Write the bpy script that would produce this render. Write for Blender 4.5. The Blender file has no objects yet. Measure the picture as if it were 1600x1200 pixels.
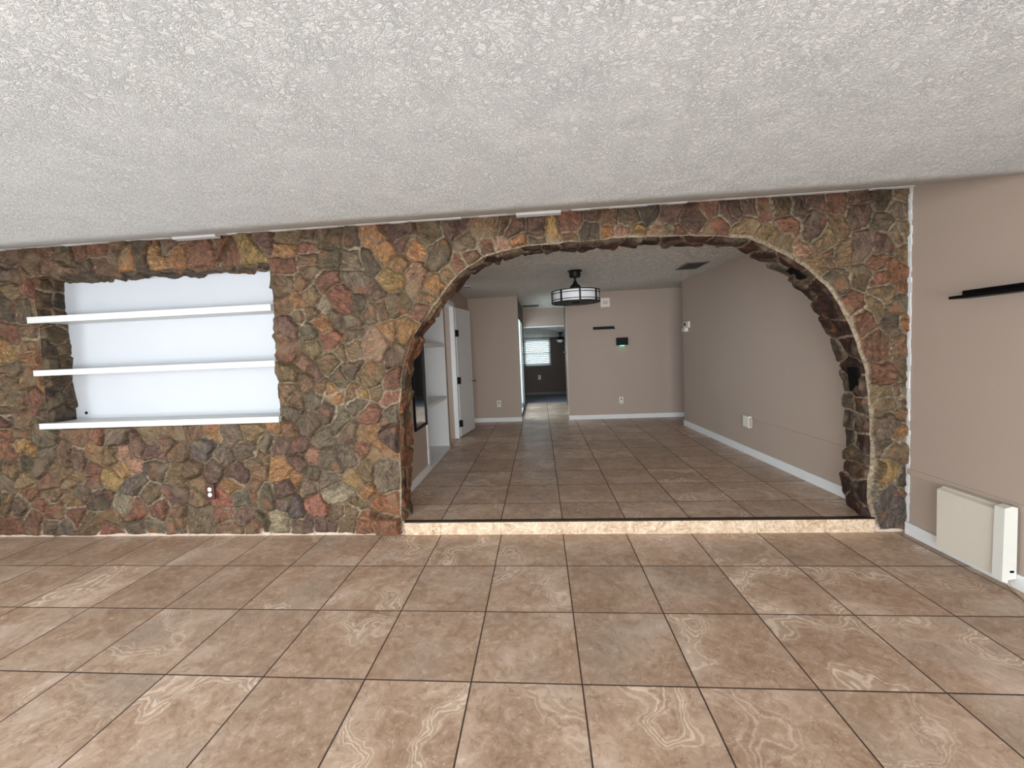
import bpy, bmesh, math, random
import numpy as np
from mathutils import Vector, Matrix
random.seed(7)
SC = bpy.context.scene
COL = SC.collection

# ------------------------------------------------------------------ helpers
def s2l(c):
    return tuple((v/255/12.92 if v/255 <= .04045 else ((v/255+.055)/1.055)**2.4) for v in c)

class NT:
    """small helper that writes shader nodes as expressions"""
    def __init__(s, name):
        s.m = bpy.data.materials.new(name); s.m.use_nodes = True
        s.t = s.m.node_tree; s.b = s.t.nodes['Principled BSDF']
    def set(s, sock, v):
        if isinstance(v, bpy.types.NodeSocket): s.t.links.new(v, sock)
        elif v is not None: sock.default_value = v
    def n(s, typ, out=0, props=None, **ins):
        nd = s.t.nodes.new(typ)
        for k, v in (props or {}).items(): setattr(nd, k, v)
        for k, v in ins.items():
            key = int(k[1:]) if k[0] == 'i' and k[1:].isdigit() else k.replace('_', ' ')
            s.set(nd.inputs[key], v)
        return nd.outputs[out]
    def math(s, op, a, b=None, c=None, clamp=False):
        return s.n('ShaderNodeMath', 0, {'operation': op, 'use_clamp': clamp}, i0=a, i1=b, i2=c)
    def vmath(s, op, a, b=None, c=None):
        return s.n('ShaderNodeVectorMath', 0, {'operation': op}, i0=a, i1=b, i2=c)
    def mix(s, f, a, b, mode='MIX'):
        nd = s.t.nodes.new('ShaderNodeMix'); nd.data_type = 'RGBA'; nd.blend_type = mode
        for i, v in ((0, f), (6, a), (7, b)):
            if isinstance(v, tuple) and len(v) == 3: v = v+(1,)
            s.set(nd.inputs[i], v)
        return nd.outputs[2]
    def noise(s, vec, scale, detail=4, rough=.5, dist=0, out=0):
        return s.n('ShaderNodeTexNoise', out, None, Vector=vec, Scale=scale, Detail=detail, Roughness=rough, Distortion=dist)
    def ramp(s, f, stops, out=0):
        nd = s.t.nodes.new('ShaderNodeValToRGB'); s.set(nd.inputs[0], f)
        e = nd.color_ramp.elements
        while len(e) < len(stops): e.new(.5)
        for k, (p, c) in enumerate(stops):
            e[k].position = p; e[k].color = tuple(c)+(1,) if len(c) == 3 else c
        return nd.outputs[out]
    def rng(s, f, a, b, c=0, d=1):
        return s.n('ShaderNodeMapRange', 0, None, i0=f, i1=a, i2=b, i3=c, i4=d)
    def obj(s): return s.n('ShaderNodeTexCoord', 3)
    def geo(s): return s.n('ShaderNodeNewGeometry', 0)
    def bump(s, h, strength=.5, dist=.01, normal=None):
        return s.n('ShaderNodeBump', 0, None, Strength=strength, Distance=dist, Height=h, Normal=normal)
    def out(s, col=None, rough=.6, normal=None, spec=.3, metal=0, **k):
        if isinstance(col, tuple): col = col[:3]+(1,)
        s.set(s.b.inputs['Base Color'], col); s.set(s.b.inputs['Roughness'], rough)
        s.set(s.b.inputs['Normal'], normal); s.set(s.b.inputs['Specular IOR Level'], spec)
        s.set(s.b.inputs['Metallic'], metal)
        for kk, v in k.items(): s.set(s.b.inputs[kk.replace('_', ' ')], v)
        return s.m

def plain(name, rgb, rough=.5, spec=.3, metal=0, var=.04, scale=12, bump=.0):
    n = NT(name); g = n.geo()
    f = n.noise(g, scale, 3)
    c = s2l(rgb)
    col = n.mix(f, tuple(v*(1-var) for v in c), tuple(min(1, v*(1+var)) for v in c))
    nr = n.bump(n.noise(g, 180, 2), bump, .002) if bump else None
    return n.out(col, rough, nr, spec, metal)

def link(name, me, mat=None, parent=None, smooth=False):
    o = bpy.data.objects.new(name, me); COL.objects.link(o)
    if mat: me.materials.append(mat)
    if parent: o.parent = parent
    if smooth:
        me.polygons.foreach_set('use_smooth', [True]*len(me.polygons))
    return o

class MB:
    def __init__(s): s.bm = bmesh.new()
    def box(s, x0, x1, y0, y1, z0, z1, bev=0):
        t = bmesh.new()
        bmesh.ops.create_cube(t, size=1)
        for v in t.verts:
            v.co = Vector(((x0+x1)/2+v.co.x*(x1-x0), (y0+y1)/2+v.co.y*(y1-y0), (z0+z1)/2+v.co.z*(z1-z0)))
        if bev: bmesh.ops.bevel(t, geom=t.edges[:], offset=bev, segments=2, affect='EDGES', profile=.6)
        s.join(t); return s
    def join(s, t, M=None):
        me = bpy.data.meshes.new('tmp')
        if M is not None: t.transform(M)
        t.to_mesh(me); t.free(); s.bm.from_mesh(me); bpy.data.meshes.remove(me)
    def prism(s, pts, lo, hi, axis='y'):
        """polygon extruded along an axis; pts are the two other coordinates in order"""
        def P(a, b, t):
            return {'y': (a, t, b), 'x': (t, a, b), 'z': (a, b, t)}[axis]
        A = [s.bm.verts.new(P(a, b, lo)) for a, b in pts]; B = [s.bm.verts.new(P(a, b, hi)) for a, b in pts]
        n = len(pts)
        s.bm.faces.new(A); s.bm.faces.new(B[::-1])
        for i in range(n):
            s.bm.faces.new((A[i], B[i], B[(i+1) % n], A[(i+1) % n]))
        return s
    def quad(s, *p):
        s.bm.faces.new([s.bm.verts.new(q) for q in p]); return s
    def lathe(s, prof, seg=32, c=(0, 0, 0)):
        rings = []
        for r, z in prof:
            if r < 1e-5: rings.append([s.bm.verts.new((c[0], c[1], c[2]+z))])
            else: rings.append([s.bm.verts.new((c[0]+r*math.cos(2*math.pi*i/seg), c[1]+r*math.sin(2*math.pi*i/seg), c[2]+z)) for i in range(seg)])
        for a, b in zip(rings, rings[1:]):
            for i in range(seg):
                j = (i+1) % seg
                if len(a) == 1 and len(b) == 1: continue
                if len(a) == 1: s.bm.faces.new((a[0], b[i], b[j]))
                elif len(b) == 1: s.bm.faces.new((a[i], b[0], a[j]))
                else: s.bm.faces.new((a[i], b[i], b[j], a[j]))
        return s
    def tube(s, pts, r, seg=10):
        rings = []
        P = [Vector(p) for p in pts]
        for k, p in enumerate(P):
            d = (P[min(k+1, len(P)-1)]-P[max(k-1, 0)]).normalized()
            u = d.cross(Vector((0, 0, 1)))
            if u.length < .01: u = Vector((1, 0, 0))
            u.normalize(); w = d.cross(u)
            rings.append([s.bm.verts.new(p+r*(math.cos(2*math.pi*i/seg)*u+math.sin(2*math.pi*i/seg)*w)) for i in range(seg)])
        for a, b in zip(rings, rings[1:]):
            for i in range(seg): s.bm.faces.new((a[i], a[(i+1) % seg], b[(i+1) % seg], b[i]))
        s.bm.faces.new(rings[0]); s.bm.faces.new(rings[-1][::-1]); return s
    def build(s, name, mat, parent=None, smooth=False, M=None):
        bmesh.ops.recalc_face_normals(s.bm, faces=s.bm.faces[:])
        me = bpy.data.meshes.new(name)
        if M is not None: s.bm.transform(M)
        s.bm.to_mesh(me); s.bm.free()
        o = link(name, me, mat, parent)
        if smooth:
            for p in me.polygons: p.use_smooth = True
            try: me.set_sharp_from_angle(angle=math.radians(35))
            except Exception: pass
        return o

def box(name, x0, x1, y0, y1, z0, z1, mat, parent=None, bev=0):
    return MB().box(x0, x1, y0, y1, z0, z1, bev).build(name, mat, parent)
def struct(o, label=None):
    o['kind'] = 'structure'
    if label: o['label'] = label
    return o
def tag(o, label, cat, group=None):
    o['label'] = label; o['category'] = cat
    if group: o['group'] = group
    return o
def thing(name, loc, label, cat, group=None):
    o = bpy.data.objects.new(name, None); COL.objects.link(o); o.location = loc; o.empty_display_size = .05
    return tag(o, label, cat, group)

# ------------------------------------------------------------------ dimensions (metres)
T = .457                 # floor tile pitch
H = .103                 # raised floor height
XR = 2.345               # right wall of the front room
XL = -5.45
ZS = 2.345               # ceiling height at the stone wall
ZB = 2.31                # back room ceiling
WT = .21                 # stone wall thickness
YB = 4.23                # back wall of the back room
YREAR = -5.3

# ------------------------------------------------------------------ materials
def tile_material(name, ty, yoff, r0=.36, r1=.5, bs=.35):
    n = NT(name); p = n.geo()
    sx = n.n('ShaderNodeSeparateXYZ', 0, None, Vector=p); sy = n.t.nodes[-1].outputs[1]; sz = n.t.nodes[-1].outputs[2]
    u = n.math('DIVIDE', n.math('ADD', sx, .001), T)
    v = n.math('DIVIDE', n.math('SUBTRACT', sy, yoff), ty)
    iu, iv = n.math('FLOOR', u), n.math('FLOOR', v)
    fu, fv = n.math('SUBTRACT', u, iu), n.math('SUBTRACT', v, iv)
    def edge(f, size):
        return n.math('MULTIPLY', n.math('SUBTRACT', .5, n.math('ABSOLUTE', n.math('SUBTRACT', f, .5))), size)
    e = n.math('MINIMUM', edge(fu, T), edge(fv, ty))
    grout = n.rng(e, .0026, .0040, 1, 0)
    idv = n.n('ShaderNodeCombineXYZ', 0, None, X=iu, Y=iv, Z=3.7)
    wn = n.n('ShaderNodeTexWhiteNoise', 1, {'noise_dimensions': '3D'}, Vector=idv); wval = n.t.nodes[-1].outputs[0]
    off = n.vmath('MULTIPLY', wn, (37., 41., 29.))
    q = n.vmath('ADD', p, off)
    warp = n.noise(q, 5, 3, .55, 0, 1)
    q2 = n.vmath('ADD', q, n.vmath('MULTIPLY', n.vmath('SUBTRACT', warp, (.5, .5, .5)), (.16, .16, .16)))
    big = n.noise(q2, 3.0, 6, .6)
    fine = n.noise(q2, 22, 8, .72)
    base = n.ramp(big, [(.3, s2l((132, 103, 80))), (.47, s2l((162, 135, 112))), (.57, s2l((184, 160, 139))), (.7, s2l((210, 192, 176)))])
    base = n.mix(.52, base, n.ramp(fine, [(.3, s2l((120, 94, 76))), (.47, s2l((166, 139, 118))), (.58, s2l((184, 160, 140))), (.7, s2l((226, 208, 190)))]), 'MIX')
    # greyish cast patches
    base = n.mix(n.rng(n.noise(q, 2.2, 2), .52, .68, 0, .35), base, s2l((158, 148, 136)))
    # onyx like veins : iso-lines of a slow noise
    slow = n.noise(q2, 1.7, 2.5, .5, .25)
    lines = n.math('ABSOLUTE', n.math('SINE', n.math('MULTIPLY', slow, 150)))
    lines = n.rng(n.math('ADD', lines, n.math('MULTIPLY', fine, .5)), .95, 1.3, 0, 1)
    band = n.math('MULTIPLY', n.rng(n.math('ABSOLUTE', n.math('SUBTRACT', slow, .54)), .012, .05, 1, 0), n.rng(wval, .3, .6, 0, 1))
    base = n.mix(n.math('MULTIPLY', n.math('MULTIPLY', lines, band), .85), base, s2l((228, 210, 194)))
    base = n.mix(n.math('MULTIPLY', band, .3), base, s2l((190, 168, 146)))
    # small pale flecks and hairline cracks
    fl = n.noise(q, 70, 3, .7)
    base = n.mix(n.rng(fl, .6, .72, 0, .5), base, s2l((216, 200, 182)))
    cr = n.math('ABSOLUTE', n.math('SUBTRACT', n.noise(q2, 6, 4, .6, .4), .5))
    base = n.mix(n.rng(cr, .0, .012, .4, 0), base, s2l((104, 82, 66)))
    # tile to tile tone
    tone = n.rng(wval, 0, 1, .98, 1.16)
    base = n.mix(1, base, n.n('ShaderNodeCombineXYZ', 0, None, X=tone, Y=tone, Z=tone), 'MULTIPLY')
    col = n.mix(grout, base, s2l((66, 49, 40)))
    hgt = n.math('SUBTRACT', n.math('MULTIPLY', fine, .12), grout)
    nr = n.bump(hgt, bs, .003)
    rough = n.mix(grout, n.rng(fine, .3, .7, r0, r1), (.9, .9, .9))
    return n.out(col, rough, nr, .42)

M = {}
M['tile'] = tile_material('travertine tile', T, 0)
M['tile_back'] = tile_material('travertine tile raised floor', .447, .333, .33, .38, .08)

def riser_material():  # floor tile in a paler tone; light on the upright face painted in
    n = NT('lit-tone travertine riser'); p = n.geo()
    sx = n.n('ShaderNodeSeparateXYZ', 0, None, Vector=p)
    u = n.math('DIVIDE', n.math('ADD', sx, .004), T)
    fu = n.math('SUBTRACT', u, n.math('FLOOR', u))
    e = n.math('MULTIPLY', n.math('SUBTRACT', .5, n.math('ABSOLUTE', n.math('SUBTRACT', fu, .5))), T)
    g = n.rng(e, .001, .0022, 1, 0)
    warp = n.noise(p, 6, 3, .55, 0, 1)
    q = n.vmath('ADD', p, n.vmath('MULTIPLY', warp, (.2, .2, .2)))
    f = n.noise(q, 18, 6, .65)
    c = n.ramp(f, [(.3, s2l((160, 134, 106))), (.5, s2l((190, 166, 138))), (.7, s2l((220, 203, 180)))])
    slow = n.noise(q, 2.5, 3)
    ln = n.rng(n.math('ABSOLUTE', n.math('SINE', n.math('MULTIPLY', slow, 110))), .75, 1, 0, .5)
    c = n.mix(ln, c, s2l((226, 212, 192)))
    c = n.mix(g, c, s2l((150, 128, 104)))
    return n.out(c, .5, n.bump(f, .2, .003), .35)
M['riser'] = riser_material()

def ceil_front():
    n = NT('painted knockdown ceiling'); p = n.geo()
    w = n.noise(p, 9, 3, .6, 0, 1)
    q = n.vmath('ADD', p, n.vmath('MULTIPLY', n.vmath('SUBTRACT', w, (.5, .5, .5)), (.05, .05, .05)))
    a = n.noise(q, 58, 5, .62, 1.1)
    ridg = n.rng(n.math('ABSOLUTE', n.math('SUBTRACT', a, .5)), 0, .09, 1, 0)
    patch = n.rng(n.noise(p, 7.5, 5, .7), .36, .6, .5, 1)
    b = n.noise(q, 230, 3, .6)
    h = n.math('ADD', n.math('MULTIPLY', n.math('MULTIPLY', ridg, patch), 1.0), n.math('MULTIPLY', b, .35))
    c = n.mix(n.noise(p, 2.2, 3), (.72, .755, .755), (.76, .785, .775))
    return n.out(c, .62, n.bump(h, .8, .006), .3)
M['ceil'] = ceil_front()
def ceil_back():
    n = NT('stomped plaster ceiling'); p = n.geo()
    w = n.noise(p, 6, 2, .5, 0, 1)
    q = n.vmath('ADD', p, n.vmath('MULTIPLY', w, (.08, .08, .08)))
    a = n.noise(q, 17, 3, .55, 1.2)
    h = n.rng(a, .42, .66, 0, 1)
    c = s2l((228, 226, 218))
    return n.out(c, .7, n.bump(h, 1., .028), .2)
M['ceil_back'] = ceil_back()

def wall_paint(name, rgb):
    n = NT(name); p = n.geo()
    c = s2l(rgb)
    f = n.noise(p, 1.6, 3)
    col = n.mix(f, tuple(v*.96 for v in c), tuple(v*1.04 for v in c))
    return n.out(col, .55, n.bump(n.noise(p, 160, 3, .6), .12, .002), .3)
M['taupe'] = wall_paint('taupe wall paint', (170, 154, 141))
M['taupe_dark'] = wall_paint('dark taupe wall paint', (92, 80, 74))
M['white'] = plain('white gloss paint', (212, 214, 214), .35, .4, var=.02)
M['trim'] = plain('white trim paint', (218, 220, 220), .4, .4, var=.03)
M['shelf_white'] = plain('white shelf paint', (203, 206, 205), .4, .4, var=.02)
M['white_panel'] = plain('white niche paint', (190, 194, 199), .5, .3, var=.03, scale=4, bump=.1)
M['black'] = plain('black matt metal', (9, 9, 9), .5, .15)
M['black_wood'] = plain('black painted wood', (7, 7, 9), .45, .15)
M['bronze'] = plain('dark bronze metal', (26, 23, 21), .5, .4, metal=.3)
M['plastic'] = plain('white plastic', (226, 223, 214), .4, .4, var=.01)
M['brown_plastic'] = plain('dark brown cover plate', (70, 40, 32), .4, .4)
M['heater'] = plain('beige enamel', (205, 198, 184), .45, .35, var=.02, bump=.15)
M['heater_cap'] = plain('white enamel', (208, 208, 200), .35, .4, var=.01)
M['brass'] = plain('brushed brass', (150, 125, 80), .35, .5, metal=.8)
M['grille'] = plain('grey register paint', (120, 114, 108), .5, .3)
M['slot'] = plain('dark opening', (14, 13, 12), .9, .1)
M['carpet'] = plain('grey blue painted floor', (120, 124, 134), .6, .3)
M['edge'] = plain('dark metal edge strip', (44, 33, 28), .4, .4, metal=.4)
def mirror_mat():
    n = NT('mirror glass')
    return n.out(n.mix(n.noise(n.geo(), 3), (.80, .82, .84), (.84, .86, .87)), .03, None, .5, 1)
M['mirror'] = mirror_mat()
def glass_mat():
    n = NT('clear window glass')
    tr = n.n('ShaderNodeBsdfTransparent', 0, None, Color=(.95, .98, .97, 1)); gl = n.n('ShaderNodeBsdfGlossy', 0, None, Roughness=.02)
    mx = n.n('ShaderNodeMixShader', 0, None, i0=.06, i1=tr, i2=gl)
    n.t.links.new(mx, n.t.nodes['Material Output'].inputs[0]); return n.m
M['glass'] = glass_mat()
def glow(name, rgb, st):
    n = NT(name)
    return n.out(s2l(rgb), .6, None, .2, 0, Emission_Color=s2l(rgb)+(1,), Emission_Strength=st)
M['led'] = glow('green indicator light', (70, 235, 175), 2.2)
M['shade'] = plain('frosted white glass', (226, 228, 230), .3, .4, var=.01)
def blind_mat():
    n = NT('translucent white blind slat')
    tr = n.n('ShaderNodeBsdfTranslucent', 0, None, Color=s2l((236, 244, 242))+(1,))
    mx = n.t.nodes.new('ShaderNodeMixShader'); mx.inputs[0].default_value = .3
    n.out(s2l((236, 240, 238)), .5)
    n.t.links.new(n.b.outputs[0], mx.inputs[1]); n.t.links.new(tr, mx.inputs[2])
    n.t.links.new(mx.outputs[0], n.t.nodes['Material Output'].inputs[0])
    return n.m
M['blind'] = blind_mat()
M['slat_frame'] = plain('white vinyl window frame', (235, 238, 236), .4, .4)

# ------------------------------------------------------------------ stone wall
PAL0 = {'r': (134, 84, 68), 'q': (150, 88, 60), 's': (165, 100, 84), 'm': (100, 74, 70), 'o': (176, 124, 76), 't': (130, 106, 76), 'g': (106, 98, 86),
       'd': (84, 74, 62), 'b': (120, 94, 70), 'k': (62, 56, 52), 'p': (184, 136, 112), 'y': (184, 148, 88), 'w': (172, 162, 140), 'v': (104, 92, 68),
       'u': (92, 90, 94), 'h': (72, 74, 78)}
# natural stone is muted: pull every tone part of the way to the common brown
PAL = {k: tuple(v*.55+m*.45 for v, m in zip(c, (111, 92, 69))) for k, c in PAL0.items()}
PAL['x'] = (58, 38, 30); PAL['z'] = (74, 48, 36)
SEEDS = '''-1.91,2.28,b0 -1.79,2.28,m0 -1.72,2.28,d0 -1.62,2.23,d1 -1.65,2.11,d0 -1.47,2.25,d0 -1.34,2.25,o0 -1.13,2.26,m1 
-0.89,2.25,v1 -0.7,2.26,m0 -0.49,2.24,t2 -0.32,2.23,b0 -1.95,2.19,o0 -1.83,2.2,r0 -1.98,2.06,r1 -1.83,2.1,b0 
-2,1.93,t1 -1.89,1.95,t0 -1.82,2.02,b0 -1.48,2.08,g1 -1.36,2.08,d0 -1.25,2.12,o1 -1.1,2.19,m0 -1,2.12,o0 
-1.12,2.03,o0 -0.82,2.08,v3 -0.62,2.15,v1 -0.48,2.1,r0 -0.37,2.12,p0 -0.58,2.05,b0 -0.66,1.99,r0 -0.76,1.94,t0 
-0.87,1.87,o1 -1.01,1.92,p1 -1.19,1.92,y1 -1.46,1.95,g1 -1.32,1.83,m1 -1.7,1.93,r1 -1.6,1.8,r2 -1.82,1.84,t0 
-1.73,1.75,w0 -1.44,1.76,d0 -1.37,1.71,d0 -1.29,1.72,t0 -1.14,1.72,v2 -0.98,1.69,r0 -0.94,1.78,t0 -1.1,1.55,o2 
-1.34,1.45,p3 -1.24,1.55,o0 -1.49,1.55,d0 -1.62,1.64,d0 -1.51,1.62,g0 -1.76,1.62,o0 -1.93,1.69,b0 -1.93,1.8,o0 
-1.83,1.71,b0 -2.03,1.76,b0 -2,1.62,m1 -1.85,1.56,g0 -1.69,1.51,r1 -1.85,1.43,t1 -2.01,1.43,r1 -1.61,1.41,t0 
-1.5,1.42,b0 -1.9,1.33,r0 -1.84,1.26,m0 -1.72,1.32,b0 -1.53,1.29,d0 -2.02,1.25,t1 -1.91,1.19,b0 -1.63,1.2,d0 
-1.4,1.21,t2 -1.2,1.37,m1 -1.22,1.17,r1 -1.78,1.14,t0 -1.69,1.1,o0 -1.51,1.09,b0 -1.36,1.09,t0 -2.04,1.14,t0 
-1.85,1.05,g1 -2,1.05,b0 -1.69,1.08,o0 -1.75,0.96,m1 -1.49,1.09,y0 -1.5,1,g0 -1.42,0.94,r1 -1.27,1.05,r1 
-1.26,0.91,g1 -1.66,0.88,g1 -1.56,0.78,m0 -1.9,0.88,g1 -2.01,0.95,g0 -1.78,0.78,g1 -1.46,0.77,o1 -1.26,0.76,m1 
-1.34,0.67,o0 -1.4,0.62,o0 -1.5,0.65,r0 -1.62,0.62,g1 -1.75,0.58,g1 -1.9,0.62,p0 -2.01,0.57,m0 -1.9,0.49,d0 
-2.16,0.51,o1 -2.04,0.45,o0 -2,0.69,m0 -2.19,0.86,o0 -2.07,0.83,b0 -2.25,0.75,d0 -2.13,0.72,m0 -2.3,0.61,t0 
-1.58,0.44,y0 -1.48,0.49,t0 -1.33,0.45,g3 -1.69,0.33,w2 -1.47,0.34,o0 -1.34,0.24,q2 -1.58,0.24,t0 -1.61,0.19,b0 
-1.72,0.18,b0 -1.89,0.22,s2 -2.13,0.36,m1 -1.96,0.38,g0 -2.28,0.3,d0 -2.14,0.26,u0 -2.05,0.21,u1 -2.21,0.1,w1 
-2.01,0.08,m1 -1.83,0.07,m1 -1.65,0.09,b0 -1.5,0.07,q1 -1.36,0.08,q2 -2.35,0.08,d0 -1.78,0.44,g0 -4.42,1.16,t0 
-4.42,1.04,b0 -4.45,0.96,m0 -4.21,1.11,r0 -4.04,1.18,o0 -4.06,1.03,g1 -4.31,0.96,b0 -4.46,0.85,r0 -4.48,0.72,r1 
-4.36,0.77,y0 -4.27,0.7,y0 -4.36,0.85,t0 -4.17,0.83,g1 -4.12,0.69,g0 -4.23,0.59,k1 -4.32,0.62,k0 -4,0.65,b0 
-3.83,0.83,b2 -3.85,0.63,m1 -3.69,0.69,o1 -3.65,0.85,r0 -3.48,0.83,g1 -3.23,0.84,t1 -3.02,0.84,t0 -2.84,0.85,b0 
-2.71,0.85,o0 -2.55,0.79,g1 -2.79,0.69,u2 -2.62,0.64,g0 -2.43,0.69,d0 -2.34,0.84,t0 -3.34,0.73,m0 -3.18,0.67,m1 
-3.08,0.74,b0 -2.99,0.69,b0 -3.55,0.66,b0 -3.46,0.66,p0 -3.4,0.58,p0 -3.48,0.54,y0 -3.6,0.49,y0 -3.73,0.55,r0 
-3.74,0.46,r1 -3.2,0.54,d1 -3.37,0.44,g1 -3.02,0.49,t0 -2.87,0.54,b0 -2.7,0.52,m1 -2.52,0.48,m1 -2.33,0.56,t1 
-4.33,0.47,t0 -4.15,0.45,r0 -4.03,0.54,t0 -3.92,0.46,t0 -3.86,0.37,d0 -4.31,0.39,r0 -4.25,0.26,r0 -4.14,0.34,t0 
-4.48,0.57,b0 -4.53,0.3,t0 -4.43,0.26,g0 -4.53,0.46,g0 -3.7,0.32,k3 -3.94,0.29,b0 -4.12,0.21,r1 -4.3,0.15,r1 
-3.94,0.16,r0 -3.81,0.1,b0 -3.64,0.06,r1 -3.62,0.14,t0 -4.17,0.1,g0 -4.54,0.07,r1 -4.05,0.07,g0 -3.41,0.2,r0 
-3.25,0.34,b1 -3.07,0.34,m1 -3.19,0.22,r1 -2.86,0.31,t0 -2.85,0.41,t0 -2.56,0.39,o0 -2.65,0.29,s0 -2.63,0.18,s0 
-2.48,0.3,g0 -2.39,0.35,b0 -2.5,0.16,m0 -2.87,0.15,v3 -3.42,0.08,g0 -3.24,0.08,g0 -3.11,0.06,g0 -3.05,0.17,b0 
-2.59,0.07,b0 -2.37,0.07,b0 -3.49,0.25,w0 -4.28,2.23,m0 -4.11,2.23,b0 -3.95,2.21,b0 -3.79,2.26,d0 -3.85,2.16,b0 
-3.67,2.28,r0 -3.62,2.17,d0 -3.51,2.27,r0 -3.49,2.16,b0 -3.37,2.23,b0 -3.28,2.2,o0 -3.16,2.23,d1 -3.02,2.19,o0 
-2.88,2.21,o0 -2.92,2.26,m0 -2.64,2.2,r1 -2.5,2.22,r0 -2.41,2.17,r0 -2.27,2.21,y1 -2.21,2.27,m0 -4.19,2.12,t0 
-4.07,2.02,r1 -4.29,2.14,k0 -4.28,1.97,t0 -4.34,1.88,d0 -4.19,1.84,d1 -4.09,1.85,o0 -4.31,1.67,r0 -4.4,1.52,y0 
-4.2,1.57,t0 -4.2,1.48,o0 -4.06,1.63,t1 -4.35,1.38,d0 -4.23,1.33,t0 -4.38,1.27,b0 -4.06,1.21,o0 -4.19,1.12,r1 
-4.31,1.11,b0 -4.42,1.18,t0 -4.06,1.03,g1 -4.42,1.02,m0 -4.16,1.66,b0 1.44,2.24,r0 1.54,2.26,b0 1.64,2.24,d0 
1.77,2.27,m0 1.91,2.25,r1 2.03,2.29,m0 2.04,2.19,m1 2.18,2.27,k1 2.32,2.26,t0 2.28,2.2,g0 1.35,2.14,t0 
1.58,2.13,r1 1.74,2.11,m2 1.47,2.08,t0 1.58,2,t0 1.68,1.96,p0 1.91,2.12,b0 1.81,2.02,t1 1.93,1.93,b1 
1.86,1.91,b0 2.06,1.97,m2 2.19,1.97,m1 2.18,2.1,d0 2.27,2.02,b0 2.33,2.03,t0 2.34,1.91,t0 1.76,1.86,t1 
2.04,1.75,v2 2.29,1.76,q3 2.16,1.84,r0 1.91,1.73,g1 2.16,1.74,r0 2.19,1.64,t0 1.99,1.58,r1 2.15,1.54,v1 
2.28,1.55,g1 2.06,1.46,r1 2.26,1.44,k1 2.34,1.45,o0 2.17,1.29,r3 2.31,1.27,b1 2.19,1.08,r1 2.31,1.12,v1 
2.31,0.97,b0 2.19,0.95,t1 1.22,2.26,m0 1.34,2.27,m0 2.21,0.9,b1 2.32,0.97,b0 2.33,0.81,b0 2.19,0.74,g1 
2.31,0.7,o1 2.2,0.61,g1 2.3,0.56,b1 2.22,0.39,y2 2.15,0.42,b0 2.14,0.32,w0 2.33,0.36,k0 2.25,0.21,h4 
2.33,0.28,t0 -0.28,2.23,m2 -0.36,2.11,p1 -0.24,2.14,o1 -0.11,2.23,m1 -0.12,2.14,g0 0.01,2.19,y1 0.04,2.12,t0 
0.12,2.16,b1 0.14,2.24,r2 0.25,2.19,k2 0.27,2.28,m0 0.38,2.26,b0 0.4,2.18,o0 0.47,2.17,p0 0.57,2.15,y0 
0.55,2.24,d1 0.6,2.19,b0 0.67,2.26,k1 0.72,2.17,p1 0.8,2.16,w0 0.86,2.16,r0 0.81,2.25,m2 0.96,2.22,m2 
1.07,2.27,r0 1.11,2.18,r1 1.18,2.25,m0'''
ARCH = [(-1.22, 0.119), (-1.208, 0.327), (-1.193, 0.671), (-1.181, 0.962), (-1.165, 1.154), (-1.125, 1.343), (-1.063, 1.483), (-0.975, 1.597), (-0.856, 1.754), (-0.74, 1.887), (-0.574, 2.011), (-0.478, 2.065), (-0.199, 2.107), (0.074, 2.112), (0.342, 2.122), (0.607, 2.118), (0.867, 2.115), (1.123, 2.103), (1.313, 2.069), (1.501, 1.988), (1.666, 1.875), (1.81, 1.754), (1.892, 1.621), (1.974, 1.478), (2.015, 1.389), (2.048, 1.257), (2.086, 1.125), (2.103, 0.949), (2.124, 0.816), (2.117, 0.594), (2.11, 0.325), (2.111, 0.144)]
KC = .70

rs = np.random.RandomState(11)
_lat = rs.rand(256, 256)
def vnoise(x, y):
    xi = np.floor(x).astype(int); yi = np.floor(y).astype(int)
    fx = x-xi; fy = y-yi; fx = fx*fx*(3-2*fx); fy = fy*fy*(3-2*fy)
    g = lambda a, b: _lat[a & 255, b & 255]
    return (g(xi, yi)*(1-fx)+g(xi+1, yi)*fx)*(1-fy)+(g(xi, yi+1)*(1-fx)+g(xi+1, yi+1)*fx)*fy
def fbm(x, y, o=4):
    s = 0; a = .5
    for k in range(o): s = s+a*vnoise(x*2**k+17*k, y*2**k+31*k); a *= .5
    return s

def resample(poly, step):
    out = []
    for (a, b), (c, d) in zip(poly, poly[1:]):
        L = math.hypot(c-a, d-b); k = max(1, int(round(L/step)))
        out += [(a+(c-a)*i/k, b+(d-b)*i/k) for i in range(k)]
    out.append(poly[-1]); return np.array(out)
def smooth_poly(P, it):
    P = P.copy()
    for _ in range(it): P[1:-1] = .25*P[:-2]+.5*P[1:-1]+.25*P[2:]
    return P
def inside(px, pz, poly):
    r = np.zeros(px.shape, bool); n = len(poly)
    for i in range(n):
        x1, z1 = poly[i]; x2, z2 = poly[(i+1) % n]
        if z1 == z2: continue
        c = ((pz < z1) != (pz < z2)) & (px < (x2-x1)*(pz-z1)/(z2-z1)+x1); r ^= c
    return r
def nearest(px, pz, line):
    best = np.full(px.shape, 9.); bx = px.copy(); bz = pz.copy()
    for (ax, az), (cx, cz) in zip(line[:-1], line[1:]):
        dx, dz = cx-ax, cz-az; L = dx*dx+dz*dz
        t = np.clip(((px-ax)*dx+(pz-az)*dz)/L, 0, 1); qx = ax+t*dx; qz = az+t*dz
        d = np.hypot(px-qx, pz-qz); m = d < best
        best[m] = d[m]; bx[m] = qx[m]; bz[m] = qz[m]
    return best, bx, bz

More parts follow.
